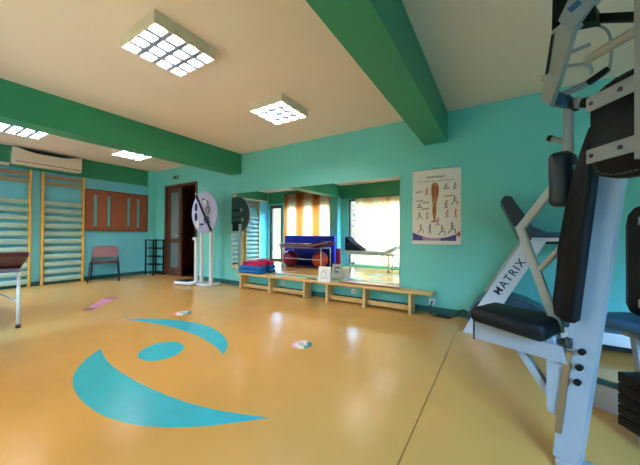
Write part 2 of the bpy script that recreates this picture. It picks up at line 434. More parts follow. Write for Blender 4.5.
# peg board
t = thing('notice_board', 'reddish brown wooden board with four vertical slots on the left wall', 'board', (XL, 3.335, 1.18))
y0, y1, hz = -.67, .67, .95; sl = [-.475, -.205, .23, .455]; sw = .036
b = B(); e = [y0]
for s_ in sl: e += [s_ - sw, s_ + sw]
e.append(y1)
for k in range(0, len(e), 2): b.mm((0, e[k], .09), (.03, e[k + 1], hz - .11))
b.mm((0, y0, 0), (.03, y1, .09)); b.mm((0, y0, hz - .11), (.03, y1, hz))
b.obj('panel', 'board', t)
b = B(); b.mm((0, y0 - .02, -.02), (.04, y0, hz + .02)); b.mm((0, y1, -.02), (.04, y1 + .02, hz + .02)); b.mm((0, y0, hz), (.04, y1, hz + .02)); b.mm((0, y0, -.02), (.04, y1, 0))
b.obj('frame', 'brown', t)
for s_ in sl:
    for z in (.05, hz - .07): B().cyl((.03, s_, z), (.05, s_, z), .014, 10).obj('peg', 'rubber', t)

# chair
t = thing('stacking_chair', 'maroon plastic stacking chair with dark tube legs below the brown board', 'chair', (-7.84, 2.92, 0), R(-24)); t.scale = (1.1, 1.12, 1)
def seat_fn(u, v):
    x = -.2 + .42 * v; y = -.22 + .44 * u
    return (x, y, .45 + .03 * (2 * u - 1) ** 2 - .04 * max(0, v - .8) * 5 * (v - .8))
b = B(); b.grid(seat_fn, 14, 10); b.grid(lambda u, v: tuple(Vector(seat_fn(u, v)) - Vector((0, 0, .016))), 14, 10); b.obj('seat', 'chairred', t)
def back_fn(u, v):
    y = (-.22 + .44 * u) * (1 - .12 * (v ** 4)); z = .54 + .27 * v - .03 * (2 * u - 1) ** 4 * v
    return (-.2 - .10 * v + .05 * (2 * u - 1) ** 2, y, z)
b = B(); b.grid(back_fn, 14, 10); b.grid(lambda u, v: tuple(Vector(back_fn(u, v)) - Vector((.016, 0, 0))), 14, 10); b.obj('backrest', 'chairred', t)
for sy in (-1, 1):
    B().tube([(.24, sy * .25, .0), (.17, sy * .225, .43), (-.17, sy * .225, .43)], .013, 10).obj('leg', 'chairleg', t)
    B().tube([(-.27, sy * .25, .0), (-.17, sy * .225, .42), (-.20, sy * .21, .53), (-.28, sy * .19, .78)], .013, 10).obj('leg', 'chairleg', t)
B().tube([(.1, -.225, .425), (.1, .225, .425)], .01, 8).tube([(-.16, -.225, .42), (-.16, .225, .42)], .01, 8).obj('seat_frame', 'chairleg', t)

# black corner rack
t = thing('shoe_rack', 'black open metal rack with shelves standing in the corner', 'rack', (-7.86, 4.04, 0))
for sx in (-.19, .19):
    for sy in (-.12, .14): B().mm((sx - .014, sy - .014, 0), (sx + .014, sy + .014, .95)).obj('post', 'blackpl', t)
for k in range(5):
    b = B(); z = .06 + k * .215
    b.mm((-.19, -.134, z), (.19, -.114, z + .022)); b.mm((-.19, .13, z), (.19, .15, z + .022)); b.mm((-.2, -.12, z), (-.18, .14, z + .022)); b.mm((.18, -.12, z), (.2, .14, z + .022))
    for q in range(1, 6): b.mm((-.19, -.12 + q * .0433 - .004, z + .006), (.19, -.12 + q * .0433 + .004, z + .014))
    b.obj('shelf', 'blackpl', t)

# exit sign
t = thing('exit_sign', 'tiny dark green sign above the brown doorway', 'sign', (-7.17, D, 2.53))
B().mm((-.13, -.012, 0), (.13, 0, .085), .004).obj('plate', 'green_sign', t)
b = B(); b.box((.06, -.0135, .042), (.06, .002, .014)); b.poly([(.03, -.0145, .042), (.055, -.0145, .065), (.055, -.0145, .02)][::-1])
b.obj('arrow_mark', 'card', t)

# treatment couch in the left foreground
def couch(name, label, loc, top, w, L, raise_l, sgn, h, head_h, legmat='white'):
    t = thing(name, label, 'treatment table', loc)
    b = B(); b.mm((-L / 2, -w / 2, h - .08), (L / 2 - raise_l - .01, w / 2, h), .02, 3); b.obj('mattress', top, t)
    a = math.atan2(head_h - h, raise_l)
    p = Vector((L / 2 - raise_l, 0, h - .04)); q = p + Vector((cos(a), 0, sin(a))) * raise_l
    B().bar(p, q, w, .085, (0, 0, 1), .02).obj('headrest', top, t)
    b = B()
    for sy in (-1, 1): b.bar((-L / 2 + .05, sy * (w / 2 - .06), h - .1), (L / 2 - .12, sy * (w / 2 - .06), h - .1), .03, .04)
    for x in (-L / 2 + .05, L / 2 - .13): b.bar((x, -w / 2 + .06, h - .1), (x, w / 2 - .06, h - .1), .03, .04)
    b.obj('frame', legmat, t)
    for x in (-L / 2 + .2, L / 2 - .29):
        for sy in (-1, 1):
            lg = B().tube([(x, sy * (w / 2 - .06), h - .1), (x, sy * (w / 2 - .06), .03)], .018, 12).obj('leg', legmat, t)
            B().cyl((x, sy * (w / 2 - .06), .0), (x, sy * (w / 2 - .06), .035), .024, 14).obj('foot', 'rubber', lg)
        B().tube([(x, -w / 2 + .06, .22), (x, w / 2 - .06, .22)], .012, 10).obj('cross_bar', legmat, t)
    b = B()
    b.bar(p + Vector((.25 * raise_l / .5, .1, .02)), (L / 2 - .2, .1, h - .1), .02, .02)
    b.obj('headrest_strut', 'steel', t)
    return t
c1 = thing('treatment_table', 'maroon padded treatment couch on white tube legs at the left photo edge', 'treatment table', (-5.46, .64, 0))
B().mm((-.98, -.31, .70), (.30, .31, .80), .02, 3).obj('mattress', 'maroon', c1)
b = B(); b.prism([(.31, .70), (.62, .66), (.98, .84), (.985, .885), (.66, .885), (.31, .80)], -.31, .31); b.obj('headrest', 'maroon', c1)
b = B()
for sy in (-1, 1): b.mm((-.94, sy * .29 - .015, .645), (.74, sy * .29 + .015, .69))
b.mm((-.97, .311, .715), (.32, .325, .765)); b.bar((.30, .318, .74), (.97, .318, .86), .014, .05)  # lilac rail added to stand for the window-lit far edge
for x in (-.9, -.1, .7): b.mm((x - .015, -.275, .645), (x + .015, .275, .69))
b.obj('frame', 'lilac', c1)
for x in (-.85, .71):
    for sy in (-1, 1):
        lg = B().tube([(x, sy * .29, .66), (x, sy * .29, .035)], .017, 12).obj('leg', 'white', c1)
        B().cyl((x, sy * .29, 0), (x, sy * .29, .04), .022, 14).obj('foot', 'rubber', lg)
B().tube([(-.85, .29, .30), (.71, .29, .30)], .012, 10).obj('cross_bar', 'white', c1)

couch('treatment_table', 'pale blue treatment table seen only in the mirror before the peach curtain', (-3.35, .15, 0), 'paleblue', .46, 1.75, .42, 1, .60, .80, 'white')

t = thing('wedge_cushion', 'dark slate wedge cushion on the pale blue table, seen in the mirror', 'cushion', (-3.93, .15, .602))
B().prism([(-.27, 0), (-.27, .40), (-.22, .44), (-.10, .30), (.05, .20), (.30, .03), (.30, 0)], -.2, .2).obj('cushion_body', 'slate', t)
B().prism([(-.271, .19), (-.271, .21), (.045, .21), (.05, .19)], -.202, .202).obj('piping', 'tm_blue', t)
# upright blue mat, balls, foam roll: seen in the mirror
t = thing('gym_mat', 'royal blue folded gym mat standing upright, seen in the mirror', 'gym mat', (-5.78, .06, 0))
B().mm((-1.08, -.10, 0), (1.08, -.005, 1.06), .02, 3).obj('mat_panel', 'mat_blue', t)
B().mm((-1.08, .005, 0), (1.08, .10, 1.06), .02, 3).obj('mat_panel', 'mat_blue', t)
b = B()
for x in (-.5, .5): b.tube([(x - .08, .103, .62), (x - .05, .125, .60), (x + .05, .125, .60), (x + .08, .103, .62)], .01, 8)
b.obj('handle', 'navy', t)
def ball(name, loc, r, m, label):
    t = thing(name, label, 'exercise ball', (loc[0], loc[1], 0))
    pr = []
    for k in range(49):
        a = -pi / 2 + pi * k / 48; rr = r * (1 + (.008 if k % 4 == 0 and 8 < k < 40 else 0)); pr.append((rr * cos(a), r + rr * sin(a)))
    B().lathe(pr, 40).obj('ball_body', m, t)
    B().cyl((0, -r - .003, r), (0, -r + .02, r), .018, 12).obj('valve', 'card', t)
ball('exercise_ball', (-6.22, .64), .27, 'ball_m', 'magenta exercise ball under the couch, seen in the mirror')
ball('exercise_ball', (-5.08, .46), .27, 'ball_o', 'coral exercise ball under the couch, seen in the mirror')
t = thing('foam_roll', 'raspberry foam roll standing by the pilaster, seen in the mirror', 'foam roll', (-4.56, .14, 0))
B().lathe([(.03, 0), (.085, 0), (.09, .01), (.09, .63), (.085, .64), (.03, .64), (.03, 0)], 24).obj('roll_body', 'roll', t)
b = B()
for z in (.18, .46): b.lathe([(.0905, z), (.094, z + .003), (.094, z + .022), (.0905, z + .025)], 24)
b.obj('strap', 'rubber', t)

# curtains
def curtain(x0, x1, z0, z1, y, m, label, waves):
    t = thing('curtain', label, 'curtain', ((x0 + x1) / 2, y, z0)); w = x1 - x0
    def fn(u, v): return (-w / 2 + w * u, .035 * sin(u * waves * 2 * pi) * (.6 + .4 * (1 - v)) + .012 * sin(u * waves * 5.3), (z1 - z0) * v)
    B().grid(fn, waves * 10, 8).obj('fabric', m, t)
    b = B().cyl((-w / 2 - .04, 0, z1 - z0 + .012), (w / 2 + .04, 0, z1 - z0 + .012), .012, 10)
    for sx in (-1, 1): b.mm((sx * (w / 2 - .02) - .01, -.075, z1 - z0 + .004), (sx * (w / 2 - .02) + .01, 0, z1 - z0 + .02))
    b.obj('curtain_rod', 'brown', t); return t
curtain(-7.22, -5.12, .14, 2.68, YR + .12, 'cur_o', 'orange striped sheer curtain behind the blue mat, seen in the mirror', 15)
curtain(-4.12, -1.75, .12, 2.33, YR + .12, 'cur_p', 'peach sheer curtain reflected at the right end of the mirror', 16)

# ================================================================== BACK WALL
# mirror
t = thing('mirror', 'large frameless wall mirror above the low benches', 'mirror', (-3.14, D, .34))
B().mm((-1.87, -.012, 0), (1.87, -.004, 1.645)).obj('mirror_glass', 'mirror', t)
B().mm((-1.875, -.004, -.004), (1.875, 0, 1.649)).obj('backing', 'edge', t)
o = thing('wooden_board', '', 'board', (-1.71, 4.107, .3225))
B().mm((-.49, -.07, 0), (.49, .078, .026), .002).obj('board_panel', 'paleboard', o); B().mm((-.49, -.078, 0), (.49, -.0705, .022)).obj('front_edge', 'board', o, 'darker brown front edge'); tag(o, 'thin pale wooden board lying on the right bench under the mirror', 'board')

def bench(name, label, x0, x1, legs):
    t = thing(name, label, 'bench', ((x0 + x1) / 2, 4.06, 0), 0, 'low pine gymnastic benches'); c = (x0 + x1) / 2
    B().mm((x0 - c, -.13, .288), (x1 - c, .13, .322), .006).obj('seat_board', 'wood', t)
    for x in legs:
        B().prism([(-.11, .0), (.11, .0), (.095, .288), (-.095, .288)], x - c - .02, x - c + .02, 'x').obj('leg', 'wood', t)
    B().mm((min(legs) - c + .02, -.015, .03), (max(legs) - c - .02, .02, .10), .004).obj('lower_rail', 'wood', t)
    return t
bench('gymnastic_bench', 'pine bench under the mirror carrying the blue and pink towels', -4.52, -2.66, (-4.44, -3.66, -2.86))
bench('gymnastic_bench', 'right hand pine bench under the mirror carrying the white card', -2.64, -.755, (-2.40, -1.74, -1.05))

# folded towels
def towel(x0, x1, y0, y1, z0, z1, m, label, n=2, skew=0):
    t = thing('folded_towel', label, 'towel', ((x0 + x1) / 2, (y0 + y1) / 2, z0), skew); w = (x1 - x0) / 2; dp = (y1 - y0) / 2; hh = (z1 - z0) / n
    for k in range(n):
        q = .012 * (k % 2)
        b = B(); b.mm((-w + q, -dp + q, k * hh), (w - q * .5, dp, (k + 1) * hh - .001), hh * .42, 4)
        for v in b.bm.verts: v.co.z += .006 * sin(v.co.x * 11 + k) * (1 if k == n - 1 and v.co.z > hh * (k + .6) else 0)
        b.obj('fold', m, t)
towel(-4.51, -3.90, 3.97, 4.18, .323, .395, 'towel_b', 'lower blue folded towel on the left bench', 1, R(1))
towel(-4.50, -3.92, 3.97, 4.18, .398, .475, 'towel_b', 'upper blue folded towel, under the magenta one', 1, R(-1))
towel(-4.42, -3.94, 3.98, 4.18, .479, .56, 'towel_m', 'magenta folded towel on top of the blue ones', 2)
towel(-4.30, -4.06, 4.02, 4.17, .564, .60, 'towel_p', 'small pale pink cloth on top of the towel pile', 1)

# tent card
t = thing('display_card', 'white standing display card on the bench in front of the mirror', 'card', (-2.45, 3.965, .323), R(6))
m4 = Matrix.Rotation(R(-8), 4, 'X')
b = B(); b.box((0, -.0, .125), (.215, .005, .25), (R(-8), 0, 0)); b.box((0, .036, .125), (.215, .005, .25), (R(8), 0, 0)); b.obj('folded_card', 'card', t)
b = B()
for k in range(9):
    a = pi * k / 8 * 1.1
    b.box((-.01 + .045 * cos(a), -.0035 - .0 + (.10 + .045 * sin(a) - .125) * .14, .12 + .05 * sin(a)), (.016, .001, .016), (R(-8), 0, 0))
for z in (.06, .075, .19): b.box((.0, -.0035 + (z - .125) * .14, z), (.12, .001, .006), (R(-8), 0, 0))
b.obj('front_print', 'faint', t)
b = B()
for k in range(20):
    a = R(40) + 2 * pi * k / 20 * .8; rr = .052; z = .145 + rr * sin(a)
    b.box((rr * cos(a), .0395 - (z - .125) * .14, z), (.022 - .0006 * k, .001, .022 - .0006 * k), (R(8), 0, 0))
for k in range(8):
    a = R(200) + R(150) * k / 8; rr = .022; z = .14 + rr * sin(a); b.box((rr * cos(a), .0395 - (z - .125) * .14, z), (.014, .001, .014), (R(8), 0, 0))
b.obj('back_emblem', 'tm_blue', t, 'dark blue swirl emblem on the side facing the mirror')

o = B().tube([(-2.85, 4.0, .331), (-2.78, 4.06, .331), (-2.68, 4.05, .331), (-2.62, 3.99, .331)], [.007, .010], 8, smooth_pts=2).obj('resistance_band', 'rubber'); tag(o, 'short dark exercise strap lying on the bench left of the card', 'strap')

# therapy disc on its white stand
t = thing('therapy_wheel_stand', 'round lilac grip board on a white floor stand beside the mirror', 'therapy board', (-5.33, 3.80, 0)); t.scale = (1, 1, 1.03)
ry = Matrix.Translation((0, -.03, 1.51)) @ Matrix.Rotation(R(90), 4, 'X')
dsc = B().lathe([(0, .0), (.425, 0), (.435, .006), (.435, .016), (.425, .022), (0, .022)], 48, ry).obj('round_board', 'disc', t)
B().lathe([(0, -.012), (.415, -.012), (.42, -.004), (.42, 0), (0, 0)], 48, ry).obj('board_back', 'discback', t, 'grey back seen in the mirror')
yf = -.052
B().bar((-.26, yf - .02, 1.51 + .38), (.27, yf - .02, 1.51 - .38), .03, .045, (0, 1, 0), .006).obj('diagonal_bar', 'navy', t, 'dark diagonal bar')
for z, s_ in ((1.63, .075), (1.43, .085)):
    B().lathe([(.05, 0), (.05, .012), (.035, .014), (0, .008)], 20, Matrix.Translation((-.27, yf, z)) @ Matrix.Rotation(R(90), 4, 'X') @ Matrix.Diagonal((.8, 1.7, 1, 1))).obj('finger_hole', 'rubber', t)
B().tube([(.15 + .06 * cos(a), yf - .02, 1.56 + .07 * sin(a)) for a in [2 * pi * k / 20 for k in range(20)]], .012, 8, closed=True).obj('ring_grip', 'bronze', t)
B().tube([(.08, yf, 1.30), (.08, yf - .05, 1.32), (.09, yf - .05, 1.40), (.15, yf - .05, 1.43), (.21, yf - .05, 1.40), (.22, yf - .05, 1.32), (.22, yf, 1.30)], .011, 8, smooth_pts=1).obj('arch_grip', 'bolt', t)
B().cyl((.10, yf, 1.72), (.10, yf - .06, 1.72), .045, 16).obj('knob', 'white', t)
B().cyl((.0, yf, 1.78), (.0, yf - .03, 1.78), .018, 12).obj('knob', 'bolt', t)
B().box((-.17, yf - .02, 1.26), (.09, .04, .13), None, .01).obj('block_grip', 'white', t)
B().box((-.06, yf - .015, 1.27), (.11, .03, .03), None, .008).obj('bar_grip', 'bolt', t)
B().box((-.30, yf + .03, 1.86), (.05, .04, .16), (0, R(-20), 0), .008).obj('corner_bracket', 'white', t)
for k, (x, z) in enumerate(((-.24, 1.66), (-.24, 1.48), (.18, 1.62), (.22, 1.4))): B().lathe([(0, 0), (.04, 0), (.04, .006), (0, .008)], 16, Matrix.Translation((x, .0, z)) @ Matrix.Rotation(R(-90), 4, 'X')).obj('back_fixing', 'white', t)
for x0, x1, z0, z1 in ((-.16, .12, 1.60, 1.64), (-.14, .10, 1.44, 1.475), (-.14, .12, 1.14, 1.36)): B().mm((x0, -.018, z0), (x1, -.002, z1)).obj('back_plate', 'navy', t)
for x in (-.16, .16): B().mm((x - .026, -.017, 0.05), (x + .03, .045, 1.30), .006).obj('post', 'white', t)
B().mm((-.134, -.015, 1.08), (.134, .04, 1.14), .006).obj('cross_piece', 'white', t)
for x in (-.16, .16): B().mm((x - .026, -.10, 0), (x + .026, .24, .05), .008).obj('foot', 'white', t)
B().mm((-.134, -.08, 0.0), (.134, -.03, .045), .006).obj('front_rail', 'white', t)

# medical scale
t = thing('weighing_scale', 'white column weighing scale with dark platform before the doorway', 'scale', (-5.76, 3.70, 0), R(12))
B().mm((-.26, -.17, .015), (.22, .17, .075), .015, 3).obj('platform', 'white', t)
B().mm((-.23, -.14, .075), (.10, .14, .085), .004).obj('tread_mat', 'navy', t, 'dark rubber tread')
B().mm((.16, -.03, .07), (.22, .03, .98), .012).obj('column', 'white', t)
B().prism([(.14, .97), (.24, .97), (.24, 1.0), (.17, 1.03)], -.07, .07).obj('readout_head', 'white', t)
for x in (-.2, .17):
    for y in (-.12, .12): B().cyl((x, y, 0), (x, y, .016), .02, 12).obj('foot', 'rubber', t)

# poster
PX0, PX1, PZ0, PZ1 = -1.078, -.43, .975, 2.03
t = thing('anatomy_poster', 'white stretching poster with a leg muscle drawing on the teal wall', 'poster', ((PX0 + PX1) / 2, D, PZ0))
pw, ph = PX1 - PX0, PZ1 - PZ0; hw = pw / 2
B().mm((-hw, -.006, 0), (hw, -.002, ph)).obj('sheet', 'paper', t)
for z in (0, ph): B().cyl((-hw - .005, -.008, z), (hw + .005, -.008, z), .008, 10).obj('hanging_rod', 'card', t)
B().tube([(-.06, -.004, ph), (0, -.004, ph + .04), (.06, -.004, ph)], .002, 6).obj('hanging_cord', 'rubber', t)
text('poster_title', 'Stretching II', .052, (0, -.0065, ph - .115), (1, 0, 0), (0, 0, 1), 'ink', t, align='CENTER', bold=.0006)
text('poster_subtitle', 'lower body muscle stretches and exercises', .027, (0, -.0065, ph - .165), (1, 0, 0), (0, 0, 1), 'ink', t, align='CENTER')
yl = -.0066
b = B()   # leg drawing
legL = [(-.055, .86), (-.062, .80), (-.06, .70), (-.05, .62), (-.042, .55), (-.048, .48), (-.04, .40), (-.03, .345), (-.055, .325), (-.075, .312), (-.02, .308)]
legR = [(.005, .325), (.0, .38), (.012, .47), (.008, .55), (.02, .62), (.038, .70), (.042, .80), (.02, .86), (-.02, .875)]
b.poly([(x, yl, z) for x, z in legL + legR][::-1])
b.use(1)
for pts in ([(-.05, .80), (-.035, .64), (-.02, .64), (-.015, .82), (-.03, .845)], [(.0, .80), (.0, .64), (.015, .66), (.034, .78), (.02, .83)], [(-.036, .53), (-.032, .42), (-.02, .42), (-.015, .5), (-.02, .55)]):
    b.poly([(x, yl - .0004, z) for x, z in pts])
b.obj('leg_drawing', ['sinew', 'flesh'], t)
def fig(b, x, z, s, pose, mi):
    b.use(mi); P = {'sit': [((-.5, -.3), (.5, -.3), .16), ((-.4, -.3), (-.1, .35), .2), ((-.1, .2), (.45, -.1), .1)],
        'lie': [((-.8, -.15), (.6, -.1), .2), ((.1, -.1), (.45, .3), .13), ((-.6, -.1), (-.35, .15), .1)],
        'lunge': [((-.1, 0), (-.1, .55), .2), ((-.1, 0), (.35, -.15), .15), ((.35, -.15), (.35, -.7), .12), ((-.1, 0), (-.6, -.65), .14), ((-.1, .45), (.3, .3), .1)],
        'stand': [((0, 0), (.02, .6), .2), ((-.06, 0), (-.15, -.75), .13), ((.06, 0), (.2, -.75), .13), ((0, .5), (-.3, .2), .09), ((0, .5), (.35, .65), .09)],
        'kneel': [((-.1, -.1), (.1, .45), .2), ((-.1, -.1), (.35, -.35), .15), ((.35, -.35), (-.3, -.55), .13), ((.1, .35), (.45, .1), .1)]}[pose]
    for p, q, w in P:
        p = Vector(p); q = Vector(q); dd = (q - p).normalized(); nn = Vector((-dd.y, dd.x)) * w * .5
        b.poly([(x + s * k.x, yl - .0002 * random.random(), z + s * k.y) for k in (p + nn, p - nn, q - nn, q + nn)])
    hd = {'sit': (-.02, .52), 'lie': (-.95, -.1), 'lunge': (-.1, .75), 'stand': (.03, .8), 'kneel': (.16, .64)}[pose]
    b.poly([(x + s * (hd[0] + .14 * cos(a)), yl, z + s * (hd[1] + .16 * sin(a))) for a in [2 * pi * k / 10 for k in range(10)]])
for x, z, s_, p, mi in ((-.22, .76, .07, 'lie', 1), (-.13, .75, .10, 'kneel', 1), (-.21, .63, .07, 'lie', 0), (-.22, .55, .085, 'sit', 0), (-.13, .60, .07, 'lie', 0), (-.13, .51, .075, 'lie', 0),
                     (-.22, .40, .085, 'lunge', 0), (-.12, .40, .075, 'stand', 1), (-.20, .21, .1, 'lunge', 0), (-.08, .21, .1, 'stand', 0),
                     (.14, .80, .09, 'sit', 0), (.24, .80, .085, 'kneel', 0), (.18, .68, .075, 'lie', 1), (.13, .55, .1, 'kneel', 0), (.25, .60, .1, 'lunge', 0), (.14, .42, .1, 'kneel', 1),
                     (.255, .42, .09, 'stand', 1), (.02, .31, .1, 'kneel', 1), (.09, .19, .11, 'lunge', 0), (.22, .22, .12, 'lunge', 0)): 
    b = B(); fig(b, x, z, s_ * .82, p, 0); b.obj('exercise_drawing', 'figred' if mi else 'fig', t)
b = B()
for x0, x1, z0, m in ((-hw + .003, -.18, .05, 0), (-.18, .06, .05, 1), (.06, hw - .06, .05, 0)):
    N = 8; up = []
    for k in range(N + 1):
        x = x0 + (x1 - x0) * k / N; up.append((x, yl, .05 + .035 + .085 * (x / hw) ** 2))
    b.use(m); b.poly([(x1, yl, z0), (x0, yl, z0)] + up)
b.use(2).poly([(hw - .065, yl - .0003, .14), (hw - .02, yl - .0003, .19), (hw - .004, yl - .0003, .14), (hw - .02, yl - .0003, .10)][::-1])
b.obj('footer_band', ['indigo', 'violet', 'stickr'], t)

# sockets and cable
def socket(loc, label):
    t = thing('wall_socket', label, 'socket', loc, 0, 'white wall sockets')
    B().mm((-.04, -.012, -.04), (.04, -.002, .04), .005).obj('cover', 'card', t)
    b = B(); b.lathe([(.024, -.001), (.024, .0015), (.018, .0015), (.016, -.0), (0, -.0)], 18, Matrix.Translation((0, -.0125, 0)) @ Matrix.Rotation(R(90), 4, 'X')); b.obj('outlet', 'faint', t)
    return t
S0 = socket((-.80, D, .16), 'white wall socket right of the bench end above the cable')
dup(S0, (-2.03, D, .17), 'white wall socket behind the right bench')
dup(S0, (-3.54, D, .17), 'white wall socket behind the left bench')
o = B().tube([(-.80, 4.19, .16), (-.80, 4.13, .14), (-.80, 4.10, .02), (-.78, 4.06, .012), (-.66, 4.02, .012), (-.57, 4.06, .012), (-.62, 4.13, .014), (-.72, 4.12, .016), (-.70, 4.03, .024), (-.58, 4.0, .014), (-.52, 4.06, .012), (-.60, 4.10, .02), (-.68, 4.07, .03), (-.62, 4.01, .03), (-.54, 4.04, .02), (-.48, 4.10, .03), (-.42, 4.10, .12), (-.37, 4.09, .13), (-.35, 4.08, .10)], .009, 8, smooth_pts=2).obj('power_cable', 'rubber')
tag(o, 'black power cable coiled on the floor by the treadmill', 'cable')

# ================================================================== FLOOR MARKINGS
def smooth_closed(pts, corners, it=2):
    P = [Vector(p) for p in pts]; C = set(corners); flags = [i in C for i in range(len(P))]
    for _ in range(it):
        Q = []; F = []
        for i in range(len(P)):
            a, q, n_ = P[i - 1], P[i], P[(i + 1) % len(P)]
            if flags[i]: Q.append(q); F.append(True)
            else: Q += [q * .75 + a * .25, q * .75 + n_ * .25]; F += [False, False]
        P, flags = Q, F
    return [(p.x, p.y) for p in P]
t = thing('floor_emblem', 'teal inlaid emblem of two crescents and a dot on the ochre floor', 'floor emblem', (-2.7, 1.45, 0))
up = [(-4.1, 1.728), (-3.94, 1.89), (-3.596, 2.06), (-3.218, 2.15), (-2.828, 2.134), (-2.491, 2.02), (-2.26, 1.874), (-2.141, 1.72), (-2.328, 1.79), (-2.631, 1.865), (-3.027, 1.905), (-3.469, 1.885), (-3.791, 1.822)]
lo = [(-3.227, 1.177), (-3.105, 1.037), (-2.886, .882), (-2.664, .798), (-2.416, .752), (-2.114, .746), (-1.893, .781), (-1.68, .857), (-1.495, .97), (-1.338, 1.105), (-1.171, 1.274), (-1.355, 1.202), (-1.573, 1.132), (-1.856, 1.084), (-2.239, 1.058), (-2.584, 1.064), (-2.896, 1.096)]
for nm, P, C in (('upper_crescent', up, (0, 7)), ('lower_crescent', lo, (0, 10))):
    B().prism([(x + 2.7, y - 1.45) for x, y in smooth_closed(P, C)], .0002, .0016, 'z').obj('crescent', 'emblem', t)
ca, sa = cos(R(57)), sin(R(57)); el = []
for k in range(40):
    a = 2 * pi * k / 40; p, q = .187 * cos(a), .222 * sin(a); el.append((.0 + p * ca - q * sa, .015 + p * sa + q * ca))
B().prism(el, .0002, .0016, 'z').obj('dot', 'emblem', t)

t = thing('floor_sticker', 'long pink arrow sticker on the floor near the chair', 'floor sticker', (-5.32, 1.94, 0))
q = [(.30, -.33), (.365, -.214), (-.26, .317), (-.42, .215)]
B().prism(q, .0002, .0014, 'z').obj('film', 'pink', t)
b = B(); lerp = lambda a, c, f: (a[0] + (c[0] - a[0]) * f, a[1] + (c[1] - a[1]) * f)
b.prism([q[0], q[1], lerp(q[1], q[2], .14), lerp(q[0], q[3], .18)], .0014, .002, 'z'); b.prism([q[3], q[2], lerp(q[2], q[1], .12), lerp(q[3], q[0], .12)], .0014, .002, 'z')
b.obj('end_band', 'plum', t)
b = B()
for f in (.3, .42, .54, .66, .78):
    a0, a1 = lerp(q[0], q[3], f), lerp(q[1], q[2], f); b.prism([lerp(a0, a1, .3), lerp(a0, a1, .7), lerp(lerp(a0, a1, .7), q[2], .06), lerp(lerp(a0, a1, .3), q[3], .06)], .0014, .0018, 'z')
b.obj('printed_marks', 'violet', t)
def rsticker(loc, r, label, rz, c1, c2):
    t = thing('floor_sticker', label, 'floor sticker', loc, rz, 'round floor stickers')
    B().prism([(r * cos(2 * pi * k / 32), r * sin(2 * pi * k / 32)) for k in range(32)], .0002, .0014, 'z').obj('film', 'stickw', t)
    b = B(); b.prism([(r * cos(a), r * sin(a)) for a in [R(100 + 16 * k) for k in range(11)]] + [(r * .72 * cos(a), r * .72 * sin(a)) for a in [R(260 - 16 * k) for k in range(11)]], .0014, .0019, 'z'); b.obj('edge_arc', c1, t)
    b = B(); b.prism([(r * cos(a), r * sin(a)) for a in [R(-60 + 15 * k) for k in range(9)]] + [(r * .55 * cos(a), r * .55 * sin(a)) for a in [R(60 - 15 * k) for k in range(9)]], .0014, .0019, 'z'); b.obj('edge_arc', c2, t)
    b = B()
    for k in range(3): b.box((-.02 + .02 * k, .03 - .03 * k, .0017), (r * .6, r * .12, .0006), (0, 0, R(20)))
    b.obj('printed_marks', 'stickt', t)
rsticker((-3.74, 2.31, 0), .125, 'round sticker with red and teal rim beyond the upper crescent', R(30), 'stickr', 'stickt')
rsticker((-1.675, 2.29, 0), .105, 'round white sticker on the floor in front of the right bench', R(20), 'pink', 'stickt')

# ================================================================== TREADMILL (beside the wall, right)
TY0, TY1 = 3.60, 4.10
t = thing('treadmill', 'silver treadmill lettered MATRIX standing against the teal wall', 'treadmill', (.6, 3.85, 0))
ox, oy = .6, 3.85
def tp(pts): return [(x - ox, z) for x, z in pts]
for y in (TY0, TY1):
    B().prism(tp([(-.345, .0), (-.09, .0), (.02, .32), (.417, 1.06), (.29, 1.06), (.214, 1.045), (-.212, .284)]), y - .035 - oy, y + .035 - oy).obj('upright', 'silver', t)
dv = Vector((.54, 0, .842)); pv = Vector((-.842, 0, .54))
text('lettering', 'MATRIX', .105, (.005 - ox, TY0 - .037 - oy, .455), dv, pv, 'ink', t, bold=.0015, spacing=1.25, xs=1.0)
prof = [(-.30, .03), (-.30, .20), (-.22, .34), (-.09, .43), (.08, .44), (.28, .39), (.42, .32), (.48, .24), (.48, .03)]
B().prism(tp(prof), TY0 + .04 - oy, TY1 - .04 - oy).obj('motor_hood', 'tm_blue', t)
B().mm((.40 - ox, TY0 + .06 - oy, .12), (2.05 - ox, TY1 - .06 - oy, .20)).obj('running_belt', 'belt', t)
for y in (TY0 + .02, TY1 - .02):
    B().mm((.35 - ox, y - .055 - oy, .10), (2.08 - ox, y + .055 - oy, .215), .01).obj('side_rail', 'silver', t)
    B().mm((.38 - ox, y - .05 - oy, .215), (2.06 - ox, y + .05 - oy, .24), .006).obj('foot_rail', 'tm_blue', t)
B().mm((.36 - ox, TY0 + .08 - oy, .03), (2.0 - ox, TY1 - .08 - oy, .10)).obj('deck_frame', 'blackpl', t)
for x in (-.22, 1.95):
    for y in (TY0 + .07, TY1 - .07): B().cyl((x - ox, y - .04 - oy, .04), (x - ox, y + .04 - oy, .04), .04, 18).obj('wheel', 'wheelblk', t)
B().prism(tp([(.02, 1.475), (.055, 1.53), (.115, 1.52), (.31, 1.19), (.42, 1.135), (.42, 1.05), (.29, 1.05), (.20, 1.05)]), TY0 - .02 - oy, TY1 + .02 - oy).obj('console', 'tm_dark', t)
B().bar((.135 - ox, -.0, 1.47), (.285 - ox, 0, 1.22), TY1 - TY0 - .06, .012, (1, 0, .6)).obj('screen', 'tm_blue', t)
for y in (TY0, TY1):
    B().mm((.30 - ox, y - .04 - oy, 1.085), (.86 - ox, y + .03 - oy, 1.135), .015, 3).obj('handrail', 'tm_blue', t)
    B().mm((.29 - ox, y - .035 - oy, 1.045), (.84 - ox, y + .025 - oy, 1.083), .008).obj('handrail_shell', 'silver', t)
    B().mm((.28 - ox, y - .02 - oy, 1.02), (.82 - ox, y + .02 - oy, 1.044)).obj('handrail_base', 'blackpl', t)
